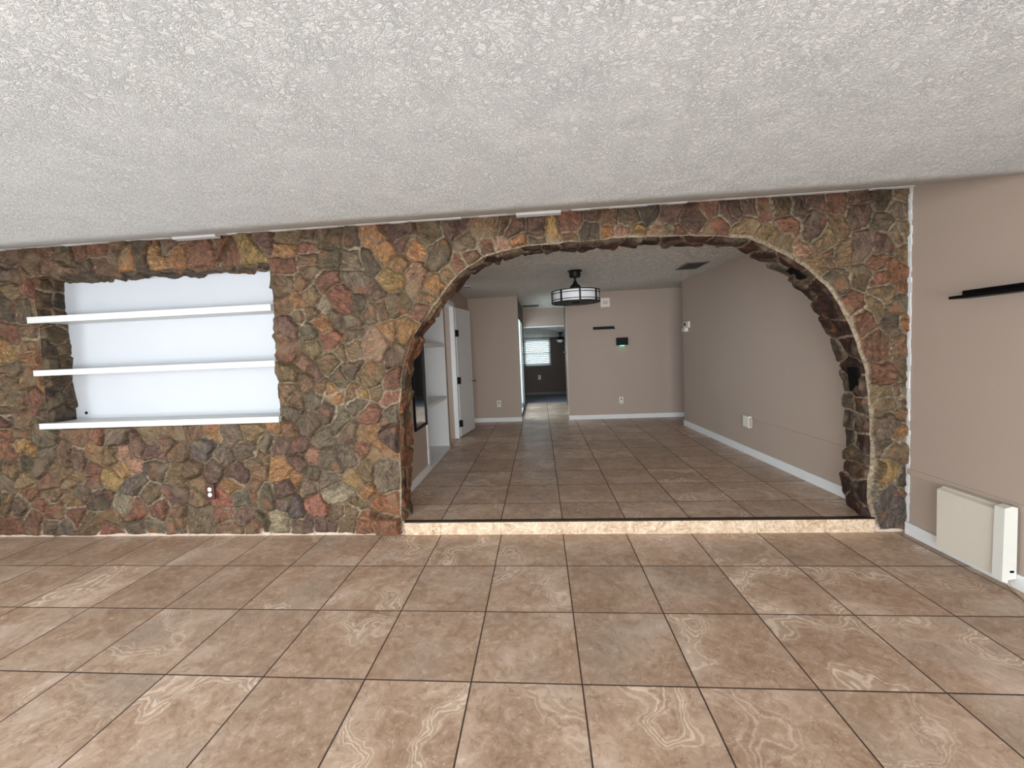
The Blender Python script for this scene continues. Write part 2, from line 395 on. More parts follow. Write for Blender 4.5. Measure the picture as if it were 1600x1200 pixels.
def stone_field(x, y, sx, sy, sw, wob=.034, joint=.0075):
    """per point: stone index, distance to the joint"""
    wx = x+wob*(fbm(x*9, y*9)-.5)*2+.010*(fbm(x*38+7, y*38)-.5)*2
    wy = y+wob*(fbm(x*9+50, y*9+90)-.5)*2+.010*(fbm(x*38+70, y*38+9)-.5)*2
    n = len(x); ids = np.empty(n, int); bd = np.empty(n)
    rq = np.random.RandomState(len(sx)); th = rq.uniform(0, math.pi, len(sx)); ra = rq.uniform(1., 1.55, len(sx))
    ct, sn = np.cos(th), np.sin(th)                      # every stone has its own long axis
    qa = ct*ct/ra+sn*sn*ra; qb = ct*sn*(1/ra-ra); qc = sn*sn/ra+ct*ct*ra
    for a in range(0, n, 40000):
        X = wx[a:a+40000, None]; Y = wy[a:a+40000, None]
        D = qa*(X-sx)**2+2*qb*(X-sx)*(Y-sy)+qc*(Y-sy)**2-sw
        k = np.argpartition(D, 4, axis=1)[:, :4]; r = np.arange(len(X))[:, None]
        Dk = D[r, k]; o = np.argsort(Dk, axis=1); k = k[r, o]; Dk = Dk[r, o]
        i0 = k[:, 0]
        b = np.full(len(X), 9.)
        for j in (1, 2, 3):
            kj = k[:, j]; x1 = X[:, 0]; y1 = Y[:, 0]
            gx = qa[kj]*(x1-sx[kj])+qb[kj]*(y1-sy[kj])-qa[i0]*(x1-sx[i0])-qb[i0]*(y1-sy[i0])
            gy = qb[kj]*(x1-sx[kj])+qc[kj]*(y1-sy[kj])-qb[i0]*(x1-sx[i0])-qc[i0]*(y1-sy[i0])
            dd = 2*np.hypot(gx, gy)+.02
            b = np.minimum(b, (Dk[:, j]-Dk[:, 0])/dd)
        ids[a:a+40000] = i0; bd[a:a+40000] = b
    return ids, bd

def stone_height(x, y, ids, bd, N, depth=.034, seed=3, joint=.006):
    r = np.random.RandomState(seed)
    hs = depth*(.55+.6*r.rand(N)); gx = r.uniform(-.22, .22, N); gy = r.uniform(-.22, .22, N)
    jw = r.uniform(.35, 1.5, N)*joint
    rr = np.clip((bd-jw[ids])/.022, 0, 1); prof = np.sqrt(1-(1-rr)**2)
    rough = r.rand(N)
    f = fbm(x*14+ids*3.1, y*14+ids*1.7); f2 = np.abs(fbm(x*32+ids, y*32)-.47)
    cx = np.zeros(N); cy = np.zeros(N); cnt = np.bincount(ids, minlength=N)+1e-9
    cx = np.bincount(ids, x, N)/cnt; cy = np.bincount(ids, y, N)/cnt
    tilt = (x-cx[ids])*gx[ids]+(y-cy[ids])*gy[ids]
    h = prof*(hs[ids]+tilt+(f-.45)*.03*(.4+rough[ids])-f2*.02*rough[ids])
    h = np.where(bd < jw[ids], .001+.004*fbm(x*60, y*60), np.maximum(h, .003))
    mort = np.clip(1-(bd-jw[ids]*.6)/(.45*jw[ids]+.0015), 0, 1)
    return h, mort

def build_grid(name, NX, NZ, P, keep, colr, mort, sid, mat):
    idx = np.arange(NX*NZ).reshape(NX, NZ)
    q = np.stack([idx[:-1, :-1], idx[1:, :-1], idx[1:, 1:], idx[:-1, 1:]], -1).reshape(-1, 4)
    q = q[keep]
    used = np.unique(q); remap = np.full(NX*NZ, -1); remap[used] = np.arange(len(used)); q = remap[q]
    me = bpy.data.meshes.new(name)
    me.vertices.add(len(used)); me.vertices.foreach_set('co', P[used].astype(np.float32).ravel())
    me.loops.add(q.size); me.loops.foreach_set('vertex_index', q.ravel().astype(np.int32))
    me.polygons.add(len(q)); me.polygons.foreach_set('loop_start', np.arange(0, q.size, 4, dtype=np.int32))
    me.polygons.foreach_set('loop_total', np.full(len(q), 4, np.int32))
    me.polygons.foreach_set('use_smooth', np.ones(len(q), bool))
    me.update(calc_edges=True); me.validate()
    c = me.color_attributes.new('stone', 'FLOAT_COLOR', 'POINT')
    c.data.foreach_set('color', np.concatenate([colr[used], np.ones((len(used), 1))], 1).astype(np.float32).ravel())
    for nm, arr in (('mortar', mort), ('stone_id', sid)):
        a = me.attributes.new(nm, 'FLOAT', 'POINT'); a.data.foreach_set('value', arr[used].astype(np.float32))
    return link(name, me, mat)

def stone_material():
    n = NT('fieldstone and mortar'); p = n.geo()
    col = n.n('ShaderNodeAttribute', 0, {'attribute_name': 'stone'})
    mo = n.n('ShaderNodeAttribute', 2, {'attribute_name': 'mortar'})
    sid = n.n('ShaderNodeAttribute', 2, {'attribute_name': 'stone_id'})
    off = n.n('ShaderNodeCombineXYZ', 0, None, X=n.math('MULTIPLY', sid, 1.37), Y=n.math('MULTIPLY', sid, 2.11), Z=n.math('MULTIPLY', sid, .73))
    rot = n.n('ShaderNodeVectorRotate', 0, {'rotation_type': 'Y_AXIS'}, Vector=p, Angle=n.math('MULTIPLY', sid, 2.3))
    q = n.vmath('ADD', rot, off)
    st = n.vmath('MULTIPLY', q, (1, 1, 2.6))
    a = n.noise(st, 13, 6, .68, .8); b = n.noise(st, 48, 5, .65, .5); big = n.noise(q, 6, 3)
    c = n.mix(1, col, n.ramp(a, [(.27, (.22, .20, .18)), (.42, (.72, .70, .68)), (.55, (1.05, 1.05, 1.05)), (.72, (1.9, 1.8, 1.65))]), 'MULTIPLY')
    c = n.mix(1, c, n.ramp(b, [(.3, (.35, .34, .33)), (.5, (.95, .95, .95)), (.72, (1.8, 1.75, 1.7))]), 'MULTIPLY')
    c = n.mix(n.rng(big, .54, .68, 0, .55), c, s2l((118, 104, 82)))      # lichen grey patches
    c = n.mix(n.rng(n.noise(q, 9, 4, .6), .58, .7, 0, .6), c, s2l((132, 82, 56)))  # rust
    m = n.noise(p, 45, 4, .6)
    zz = n.n('ShaderNodeSeparateXYZ', 2, None, Vector=p)
    mc = n.ramp(m, [(.3, s2l((112, 98, 80))), (.55, s2l((152, 138, 116))), (.75, s2l((188, 174, 152)))])
    xx = n.n('ShaderNodeSeparateXYZ', 0, None, Vector=p)
    old = n.math('MULTIPLY', n.rng(n.noise(p, 2.3, 3), .42, .56, 1, 0), n.rng(xx, -1.6, .2, 1, .35))   # old unwashed joints are brown
    mc = n.mix(old, mc, n.ramp(m, [(.3, s2l((62, 50, 38))), (.7, s2l((112, 96, 74)))]))
    # unpainted pale grout smeared along the floor line
    mc = n.mix(n.rng(zz, .02, .07, 1, 0), mc, s2l((206, 188, 172)))
    c = n.mix(mo, c, mc)
    h = n.math('ADD', n.math('MULTIPLY', a, .7), n.math('MULTIPLY', b, .6))
    return n.out(c, n.rng(b, .3, .7, .5, .8), n.bump(h, .9, .012), .32)
M['stone'] = stone_material()

seeds = [(float(a.split(',')[0]), float(a.split(',')[1]), a.split(',')[2][0], int(a.split(',')[2][1:])) for a in SEEDS.split()]
rr_ = random.Random(5)
for i in range(60):        # beyond the left edge of the view
    gx, gz = i % 6, i//6
    seeds.append((-4.62-.16*gx-rr_.uniform(0, .1), .12+.235*gz+rr_.uniform(-.06, .06), rr_.choice('rmotgdbktv'), rr_.choice((0, 0, 1))))
archp = smooth_poly(resample([(-1.197, -.05), (-1.203, .04)]+ARCH+[(2.15, .10), (2.16, -.05)], .03), 6)
def ruff(P, amp, sd):
    r = P.copy(); L = np.arange(len(P))*.03
    r[:, 0] += amp*(fbm(L*9+sd, L*0+sd)-.47)*2; r[:, 1] += amp*(fbm(L*9+sd+40, L*0+sd)-.47)*2
    return r
archc = ruff(archp, .014, 3)
archc = resample([tuple(v) for v in archc], .012)
NI = (-4.10, -2.125, .90, 2.105)
nic = ruff(resample([(NI[0], NI[2]), (NI[0], NI[3]), (NI[1], NI[3]), (NI[1], NI[2]), (NI[0], NI[2])], .03), .016, 8)
nic[0] = (NI[0], NI[2]); nic[-1] = nic[0]

def stone_wall():
    st = .0058
    xs = np.arange(XL, XR+.002, st); xs[-1] = XR; zs = np.linspace(0, ZS+.02, int((ZS+.02)/st))
    X, Z = np.meshgrid(xs, zs, indexing='ij'); x = X.ravel(); z = Z.ravel()
    ai = inside(x, z, archc); ni = inside(x, z, nic)
    da, ax, az = nearest(x, z, archc[::2]); dn, nx_, nz_ = nearest(x, z, nic)
    hole = ai | ni
    solid = ~hole
    sx = np.array([s[0] for s in seeds]); sz = np.array([s[1] for s in seeds]); sw = np.array([s[3] for s in seeds])*.0016
    ids, bd = stone_field(x, z, sx, sz, sw)
    edge = np.minimum(da, dn)
    ring = np.clip((.004+.03*fbm(x*7, z*7)-.010+.014*(x > 1.2))-da, -1, 1)
    bd2 = np.minimum(bd, np.where(da < .2, -ring+.004, 9)); bd2 = np.minimum(bd2, dn+.020)
    bd2 = np.minimum(bd2, z-.004-.030*(fbm(x*7, z*0+3)-.25))
    h, mo = stone_height(x, z, ids, bd2, len(seeds))
    h += .012*np.clip(1-np.abs(da-.012)/.03, 0, 1)*0
    r = np.random.RandomState(4)
    cols = np.array([s2l(PAL[s[2]]) for s in seeds])*KC*(.82+.36*r.rand(len(seeds), 1))*(.95+.1*r.rand(len(seeds), 3))
    colr = cols[ids]
    # move rim vertices of the openings onto their outline
    mv = hole & (edge < .03)
    ua = mv & (da <= dn); un = mv & (dn < da)
    x = x.copy(); z = z.copy()
    x[ua] = ax[ua]; z[ua] = az[ua]; x[un] = nx_[un]; z[un] = nz_[un]
    h = np.where(hole, .001, h*np.clip(edge/.012, .1, 1))
    P = np.stack([x, -h, z], 1)
    S = solid.reshape(X.shape)
    keep = (S[:-1, :-1] | S[1:, :-1] | S[1:, 1:] | S[:-1, 1:]).ravel()
    o = build_grid('wall_center', len(xs), len(zs), P, keep, colr, mo, ids.astype(float), M['stone'])
    return struct(o, 'fieldstone wall with arched opening and shelf niche')
stone_wall()

def reveal(name, line, depth, pal, seed, rise, label, closed=False):
    """stone lined inner face of an opening; line runs so that its left side is the opening"""
    L = resample([tuple(v) for v in line], .006)
    seg = np.r_[0, np.cumsum(np.hypot(*(L[1:]-L[:-1]).T))]
    tan = np.gradient(smooth_poly(L, 12), axis=0); tan /= np.linalg.norm(tan, axis=1)[:, None]
    nor = np.stack([tan[:, 1], -tan[:, 0]], 1)
    ts = np.linspace(-.004, depth, int(depth/.006)+2)
    A, B = np.meshgrid(seg, ts, indexing='ij'); a = A.ravel(); b = B.ravel()
    r = np.random.RandomState(seed); total = seg[-1]
    sx, sy, sw = [], [], []
    p = 0
    while p < total:
        w = r.uniform(.10, .19)
        if r.rand() < .55:
            c = r.uniform(.4, .6)*depth; sx += [p+w*.5, p+w*.5+r.uniform(-.04, .04)]; sy += [c*.45, depth-.3*c]
        else:
            sx.append(p+w*.5); sy.append(depth*r.uniform(.4, .6))
        p += w
    sx = np.array(sx); sy = np.array(sy); sw = np.zeros(len(sx))
    ids, bd = stone_field(a, b, sx, sy, sw, .02)
    bd = np.minimum(bd, b+.02)
    h, mo = stone_height(a, b, ids, bd, len(sx), rise, seed+1)
    h *= np.clip(b/.02, 0, 1)
    cx_ = np.interp(sx, seg, L[:, 0])
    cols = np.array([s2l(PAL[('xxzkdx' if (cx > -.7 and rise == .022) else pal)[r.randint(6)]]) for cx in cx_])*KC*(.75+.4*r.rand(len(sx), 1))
    ii = np.repeat(np.arange(len(L)), len(ts))
    P = np.stack([L[ii, 0]+nor[ii, 0]*h, b, L[ii, 1]+nor[ii, 1]*h], 1)
    o = build_grid(name, len(L), len(ts), P, np.ones((len(L)-1)*(len(ts)-1), bool), cols[ids], mo, ids.astype(float)+500, M['stone'])
    return struct(o, label)
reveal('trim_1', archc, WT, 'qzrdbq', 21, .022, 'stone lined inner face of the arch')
reveal('trim_2', nic[:np.argmin(np.abs(nic[:, 0]-NI[1])+np.abs(nic[:, 1]-NI[2]))], .2, 'bdbtdk', 25, .02, 'stone lined inner face of the niche')

# two near black flat stones set in the right side of the arch lining
def dark_stone(name, i, y0, y1, half):
    p = Vector((archp[i][0], 0, archp[i][1])); d = Vector((archp[i+2][0]-archp[i-2][0], 0, archp[i+2][1]-archp[i-2][1])).normalized()
    nn = Vector((d.z, 0, -d.x))
    mb = MB().box(-half, half, y0, y1, .0, .024, .004)
    R = Matrix(((d.x, 0, nn.x, p.x), (0, 1, 0, 0), (d.z, 0, nn.z, p.z), (0, 0, 0, 1)))
    struct(mb.build(name, M['slot'], M=R), 'near black square stone in the arch lining')
def arch_index(x, z): return int(np.argmin(np.hypot(archp[:, 0]-x, archp[:, 1]-z)))
dark_stone('trim_12', arch_index(1.72, 1.82), .05, .135, .055)
dark_stone('trim_13', arch_index(2.09, 1.08), .03, .12, .085)

# back face of the stone wall (faces the back room), plastered
def wall_back_sheet():
    mb = MB()
    L = [(float(a), float(b)) for a, b in archc[::4]]
    top = ZB+.05
    ring = []
    for a, b in L:
        if b < 1.2: o_ = (-2.2, b) if a < 0 else (XR+.3, b)
        else:
            d = math.atan2(b-1.0, a-.47); o_ = (max(-2.2, min(XR+.3, .47+3*math.cos(d))), min(top, 1.0+3*math.sin(d)))
        ring.append(o_)
    vi = [mb.bm.verts.new((a, WT-.002, b)) for a, b in L]; vo = [mb.bm.verts.new((a, WT-.002, b)) for a, b in ring]
    for i in range(len(L)-1):
        try: mb.bm.faces.new((vi[i], vi[i+1], vo[i+1], vo[i]))
        except ValueError: pass
    mb.box(XL-.1, -1.5, .222, .30, 0, 2.6)
    return struct(mb.build('wall_center_back', M['taupe']), 'plastered back of the stone wall')
wall_back_sheet()

# ------------------------------------------------------------------ floors
struct(MB().box(XL-.2, XR+.2, YREAR-.2, 0.03, -.12, 0).build('floor', M['tile']), 'travertine tile floor of the front room')
struct(MB().box(-2.3, 3.2, .0, YB+.12, -.12, H).box(-.515, .57, YB+.12, 6.64, -.12, H).build('floor', M['tile_back']), 'raised travertine tile floor of the back room')
# trim the raised floor under the stone wall is hidden by the wall itself
struct(box('trim_3', -1.196, 2.15, -.013, .004, .0, H-.008, M['riser']), 'lit-tone travertine riser of the step')
struct(box('trim_4', -1.196, 2.15, -.016, .012, H-.008, H+.003, M['edge']), 'dark metal nosing along the step')
struct(box('floor', -.75, 2.2, 6.64, 8.7, -.05, H, M['carpet']), 'grey painted floor of the far room')

# ------------------------------------------------------------------ ceilings
def front_ceiling():
    prof = [(.06, ZS+.0177)]
    def zc(y): return ZS+.295*y
    prof += [(0, zc(0)), (-.35, zc(-.35)), (-.72, zc(-.72))]
    z, y, sl = zc(-.72), -.72, .295
    for k in range(10):
        sl2 = .295*(1-(k+1)/10)+.015*(k+1)/10
        y -= .012; z -= .012*(sl+sl2)/2; sl = sl2; prof.append((y, z))
    prof.append((YREAR-.2, z+sl*(YREAR-.2-y)))
    mb = MB(); N = 2
    lo = [[mb.bm.verts.new((xx, yy, zz)) for yy, zz in prof] for xx in (XL-.2, XR+.2)]
    hi = [[mb.bm.verts.new((xx, yy, 2.6)) for yy, zz in prof] for xx in (XL-.2, XR+.2)]
    for i in range(len(prof)-1):
        mb.bm.faces.new((lo[0][i], lo[0][i+1], lo[1][i+1], lo[1][i]))
        mb.bm.faces.new((hi[0][i], hi[0][i+1], hi[1][i+1], hi[1][i]))
    o = mb.build('ceiling', M['ceil'])
    for p in o.data.polygons: p.use_smooth = True
    return struct(o, 'sloping textured white ceiling of the front room'), z
_, ZLOW = front_ceiling()
struct(MB().box(-2.5, 3.2, WT-.01, YB+.12, ZB, ZB+.1).box(-.515, .57, YB+.12, 6.74, ZB, ZB+.1).build('ceiling', M['ceil_back']), 'stomped plaster ceiling of the back room')
# caulk and trim line where ceiling meets stone
mb = MB()
for i in range(60):
    x0 = XL+(XR-XL)*i/60; x1 = XL+(XR-XL)*(i+1)/60
    mb.box(x0, x1, -.055-random.uniform(0, .008), -.03, ZS-.016-random.uniform(0, .009), ZS-.006)
struct(mb.build('trim_5', M['trim']), 'ragged white caulk line between ceiling and stone')

# ------------------------------------------------------------------ front room walls
struct(box('wall_right', XR, XR+.12, YREAR, .02, 0, 2.5, M['taupe']), 'taupe wall of the front room on the right')
struct(box('baseboard_right', XR-.018, XR, YREAR, -.03, 0, .085, M['trim'], bev=.004))
def caulk():
    mb = MB(); r = random.Random(9)
    z = 0.02
    while z < ZS-.03:
        h = r.uniform(.02, .06); w = r.uniform(.001, .008)
        mb.box(XR-w, XR+.001, -.040-r.uniform(0, .008), -.02, z, z+h+.004); z += h
    return struct(mb.build('trim_6', M['trim']), 'white caulk bead between stone and right wall')
caulk()
# left wall with window opening, rear wall with wide sliding door opening (both outside the photograph)
def wall_x(name, X, th, y0, y1, z1, holes, mat, z0=0):
    mb = MB(); y = y0
    for a, b, c, d in sorted(holes):
        mb.box(X, X+th, y, a, z0, z1); mb.box(X, X+th, a, b, z0, c) if c > z0 else None; mb.box(X, X+th, a, b, d, z1); y = b
    mb.box(X, X+th, y, y1, z0, z1); return struct(mb.build(name, mat))
def wall_y(name, Y, th, x0, x1, z1, holes, mat, z0=0):
    mb = MB(); x = x0
    for a, b, c, d in sorted(holes):
        mb.box(x, a, Y, Y+th, z0, z1); mb.box(a, b, Y, Y+th, z0, c) if c > z0 else None; mb.box(a, b, Y, Y+th, d, z1); x = b
    mb.box(x, x1, Y, Y+th, z0, z1); return struct(mb.build(name, mat))
wall_x('wall_left', XL-.12, .12, YREAR, .02, 2.5, [(-4.2, -1.6, .5, 1.85)], M['taupe'])
wall_y('wall_rear', YREAR-.12, .12, XL, XR, 2.5, [(-3.9, -1.7, .02, 1.95), (-1.3, 2.1, .02, 1.95)], M['taupe'])
def opening_frame(name, x0, x1, z0, z1, Y, n):
    mb = MB(); w = .05
    mb.box(x0, x1, Y-.03, Y+.03, z0, z0+w); mb.box(x0, x1, Y-.03, Y+.03, z1-w, z1)
    for i in range(n+1):
        x = x0+(x1-x0-w)*i/n; mb.box(x, x+w, Y-.03, Y+.03, z0+w, z1-w)
    return struct(mb.build(name, M['slat_frame']))
opening_frame('window_1', -3.9, -1.7, .02, 1.95, YREAR-.06, 2)
opening_frame('window_2', -1.3, 2.1, .02, 1.95, YREAR-.06, 3)

# painted flat cable raceway low on the right wall, continues behind the arch
struct(box('trim_7', XR-.006, XR, -3.0, -.03, .415, .455, M['taupe'], bev=.002), 'painted flat strip along the right wall')

# ------------------------------------------------------------------ back room
def slab(name, a, b, th, z0, z1, mat):
    (x0, y0), (x1, y1) = a, b
    d = Vector((x1-x0, y1-y0, 0)).normalized(); nn = Vector((d.y, -d.x, 0))*th
    pts = [(x0, y0), (x1, y1), (x1+nn.x, y1+nn.y), (x0+nn.x, y0+nn.y)]
    return MB().prism(pts, z0, z1, 'z').build(name, mat)
RA, RB = (2.232, .19), (2.062, 3.46)             # right wall of the back room, foot line
struct(slab('wall_right', RA, RB, .12, H, ZB+.02, M['taupe']), 'taupe right wall of the back room')
struct(slab('baseboard_right', (RA[0]-.014, RA[1]), (RB[0]-.014, RB[1]+.0), .014, H, H+.085, M['trim']))
def along(t, off=0): # point on right back wall
    x = RA[0]+(RB[0]-RA[0])*t; y = RA[1]+(RB[1]-RA[1])*t
    return x-off, y
struct(slab('trim_8', (along(0, .006)), (along((1.66-RA[1])/(RB[1]-RA[1]), .006)), .006, .475, .512, M['taupe']), 'painted flat strip running to the outlet on the right wall')
wall_y('wall_back', YB, .12, -1.36, 3.2, ZB+.02, [(-.478, .36, H-.02, ZB+.01)], M['taupe'], H)
struct(box('baseboard_back', -1.36, -.474, YB-.014, YB, H, H+.075, M['trim']))
struct(box('baseboard_back', .356, 3.1, YB-.014, YB, H, H+.075, M['trim']))
# far side room beyond the right wall end
struct(box('wall_right', 3.08, 3.2, .2, YB+.12, H, ZB+.02, M['taupe']))
# left wall with book recess and doorway
XW = -1.362
NY = (1.33, 2.33); DY = (2.40, 2.93)
wall_x('wall_left', XW-.12, .12, WT, YB+.1, ZB+.02, [(NY[0], NY[1], H+.01, 2.02), (DY[0], DY[1], H-.01, 2.045)], M['taupe'], H)
struct(box('baseboard_left', XW, XW+.014, WT, NY[0]-.06, H, H+.085, M['trim']))
struct(box('baseboard_left', XW, XW+.014, DY[1]+.08, YB-.014, H, H+.085, M['trim']))
# built-in shelving
t = thing('built_in_shelving', (XW-.15, 1.83, H), 'white built-in shelf recess in the left wall of the back room', 'shelving')
def pbox(name, parent, x0, x1, y0, y1, z0, z1, mat, bev=0):
    o = MB().box(x0, x1, y0, y1, z0, z1, bev).build(name, mat, parent, M=Matrix.Translation(-parent.location))
    return o
pbox('back_panel', t, XW-.40, XW-.385, NY[0]-.0, NY[1], H, 2.02, M['white'])
pbox('side_panel', t, XW-.40, XW-.001, NY[0]-.0, NY[0]+.018, H+.02, 2.02, M['white'])
pbox('side_panel', t, XW-.40, XW-.001, NY[1]-.018, NY[1], H+.02, 2.02, M['white'])
pbox('top_panel', t, XW-.40, XW-.001, NY[0], NY[1], 2.0, 2.02, M['white'])
pbox('casing', t, XW, XW+.014, NY[0]-.055, NY[0]+.005, H, 2.06, M['trim'])
pbox('bottom_panel', t, XW-.40, XW+.012, NY[0], NY[1], H, H+.035, M['white'])
for z in (.765, 1.45): pbox('shelf', t, XW-.385, XW-.005, NY[0]+.018, NY[1]-.018, z, z+.04, M['white'])
# doorway
def door_trim(name, y0, y1, z0, z1): return struct(box(name, XW, XW+.016, y0, y1, z0, z1, M['trim'], bev=.003))
struct(box('trim_9', XW-.05, XW+.016, DY[1]-.014, DY[1]+.055, H, 2.09, M['trim'], bev=.003), 'white door jamb')
struct(box('trim_10', XW-.118, XW+.016, DY[0]-.05, DY[1], 2.035, 2.10, M['trim'], bev=.003), 'white door head')
struct(box('wall_closet', XW-1.0, XW-.9, NY[1]+.05, YB, H, ZB, M['taupe']))
struct(box('wall_closet', XW-.9, XW-.12, DY[1]+.055, DY[1]+.12, H, ZB, M['taupe']))
# open door leaf
d = thing('door_1', (XW+.03, DY[1]+.06, H), 'white flush door standing open against the left wall', 'door')
d['kind'] = 'structure'
del d['category']
ang = math.atan2(.60, .10)
Lf = .64; Rz = Matrix.Rotation(ang, 4, 'Z')
def dpart(name, mb, mat, parent=d): return mb.build(name, mat, parent, M=Rz)
leaf = dpart('door_leaf', MB().box(0, Lf, -.0, .036, .012, 1.93, .002), M['white'])
for z in (.16, .80, 1.50):
    mb = MB().box(-.040, -.004, -.030, -.022, z, z+.10, .001); mb.box(.000, .034, -.012, -.001, z, z+.10, .001)
    mb.tube([(-.004, -.022, z-.002), (-.004, -.022, z+.102)], .007)
    mb.build('hinge', M['black'], d)
mb = MB().tube([(Lf-.05, -.0, .80), (Lf-.05, -.045, .80)], .009); mb.lathe([(0, 0), (.02, .003), (.026, .015), (.02, .028), (0, .032)], 16, (Lf-.05, -.055, .785))
dpart('door_knob', mb, M['brass'], d)

# mirror hung on the left wall
t = thing('wall_mirror', (XW, 1.08, .62), 'narrow black-framed mirror hanging on the left wall beyond the arch', 'mirror')
fr = MB(); a, b, c, e = .86, 1.275, .62, 1.72
for q in ((a, a+.022, c, e), (b-.022, b, c, e), (a+.022, b-.022, c, c+.024), (a+.022, b-.022, e-.024, e)): fr.box(XW+.001, XW+.02, q[0], q[1], q[2], q[3])
fr.build('frame', M['black_wood'], t, M=Matrix.Translation(-t.location))
pbox('mirror_glass', t, XW+.003, XW+.010, a+.02, b-.02, c+.022, e-.022, M['mirror'])

# ------------------------------------------------------------------ passage and far room
YH = 6.64
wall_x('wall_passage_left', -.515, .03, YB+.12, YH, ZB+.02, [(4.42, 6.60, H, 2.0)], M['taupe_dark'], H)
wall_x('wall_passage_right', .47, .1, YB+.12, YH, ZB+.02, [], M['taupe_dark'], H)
wall_y('wall_passage_end', YH, .1, -.515, 2.2, ZB+.02, [(-.50, .60, H, 1.895)], M['taupe'], H)
struct(box('trim_11', -.485, .47, YH-.012, YH, 1.872, 1.90, M['trim']), 'pale trim under the passage header')
# glazed sliding door on the left of the passage
t = thing('sliding_glass_door', (-.52, 5.4, H), 'bright sliding glass door at the left side of the passage', 'door')
mb = MB()
for y in (4.42, 5.49, 6.56): mb.box(-.500, -.486, y, y+.04, H, 2.0)
mb.box(-.500, -.486, 4.42, 6.60, 1.955, 2.0); mb.box(-.500, -.486, 4.42, 6.60, H, H+.05)
mb.build('frame', M['black'], t, M=Matrix.Translation(-t.location))
for y0, y1 in ((4.46, 5.49), (5.53, 6.56)): pbox('pane', t, -.495, -.492, y0, y1, H+.05, 1.955, M['glass'])
# door on the right of the passage, only its lever shows
t = thing('door_2', (.47, 6.0, H), 'dark door on the right side of the passage with a pale lever', 'door'); t['kind'] = 'structure'; del t['category']
pbox('door_leaf', t, .452, .470, 5.5, 6.2, H+.005, 2.0, M['taupe_dark'])
mb = MB().tube([(.452, 6.12, 1.28), (.41, 6.12, 1.28)], .012); mb.tube([(.41, 6.13, 1.28), (.41, 6.02, 1.27)], .010)
mb.build('door_lever', M['brass'], t, M=Matrix.Translation(-t.location))
struct(box('ground', -9, -.52, YB+.14, 14, -.2, 0, plain('pale concrete patio', (196, 190, 178), .8, .2, var=.08, scale=3)), 'pale concrete patio outside the passage')
struct(box('added_white_stub', -1.6, -.53, 6.70, 6.80, 0, 2.3, M['trim']), 'added white stub that brightens the view through the sliding glass door')  # added stub, placed so the strip behind the glass door looks bright
# far room: low sloping ceiling, dark back wall with a window
YW = 8.4
mb = MB().prism([(YH+.1, 1.90), (YW+.1, 1.66), (YW+.1, 1.78), (YH+.1, 2.02)], -.75, 2.2, 'x')
struct(mb.build('ceiling', M['ceil_back']), 'low ceiling of the far room')
WX = (-.545, .175, .905, 1.625)
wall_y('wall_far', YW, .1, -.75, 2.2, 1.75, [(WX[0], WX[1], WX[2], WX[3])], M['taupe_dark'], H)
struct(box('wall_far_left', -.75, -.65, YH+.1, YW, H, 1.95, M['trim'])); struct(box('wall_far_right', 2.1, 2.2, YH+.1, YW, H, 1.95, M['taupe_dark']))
struct(box('baseboard_far', -.65, 2.1, YW-.015, YW, H, H+.06, M['grille']))
w = bpy.data.objects.new('window_3', None); COL.objects.link(w); w.location = (-.185, YW, WX[2]); struct(w, 'bright far window with white frame')
mb = MB(); f = .045
for q in ((WX[0], WX[1], WX[2], WX[2]+f), (WX[0], WX[1], WX[3]-f, WX[3]), (WX[0], WX[0]+f, WX[2], WX[3]), (WX[1]-f, WX[1], WX[2], WX[3]), (WX[0], WX[1], 1.235, 1.265)):
    mb.box(q[0], q[1], YW-.01, YW+.06, q[2], q[3])
mb.build('window_frame', M['slat_frame'], w, M=Matrix.Translation(-w.location))
pbox('pane', w, WX[0]+f, WX[1]-f, YW+.03, YW+.034, WX[2]+f, WX[3]-f, M['glass'])
t = thing('window_blind', (-.185, YW-.03, WX[3]), 'white slatted blind half closed over the far window', 'blind')
pbox('head_rail', t, WX[0]-.01, WX[1]+.01, YW-.055, YW-.012, WX[3]+.0, WX[3]+.035, M['blind'])
mb = MB(); nsl = 14
for i in range(nsl):
    z = WX[2]+.06+(WX[3]-WX[2]-.08)*i/(nsl-1)
    mb.prism([(YW-.042, z+.019), (YW-.026, z-.017), (YW-.023, z-.016), (YW-.039, z+.020)], WX[0]+.02, WX[1]-.02, 'x')
mb.build('slats', M['blind'], t, M=Matrix.Translation(-t.location))
pbox('bottom_rail', t, WX[0]+.01, WX[1]-.01, YW-.05, YW-.02, WX[2]+.02, WX[2]+.042, M['blind'])
# small ceiling fan with a bowl light in the far room
fx, fy = .42, 7.6
t = thing('ceiling_fan', (fx, fy, 1.765), 'small ceiling fan with a white bowl light in the far dark room', 'ceiling fan')
tl = Matrix.Translation(-t.location)
MB().lathe([(0, .0), (.05, 0), (.05, -.03), (.015, -.045), (.015, -.11), (.07, -.12), (.08, -.16), (.05, -.18), (0, -.18)], 24, (fx, fy, 1.765)).build('motor_housing', M['black'], t, True, tl)
MB().lathe([(.09, -.18), (.085, -.21), (.06, -.245), (0, -.262)], 24, (fx, fy, 1.765)).build('light_bowl', M['shade'], t, True, tl)
for k in range(5):
    an = 2*math.pi*k/5+.3; R = Matrix.Rotation(an, 4, 'Z')
    mb = MB().box(.07, .46, -.05, .05, -.145, -.138, .002)
    o = mb.build('blade', M['bronze'], t, M=R)
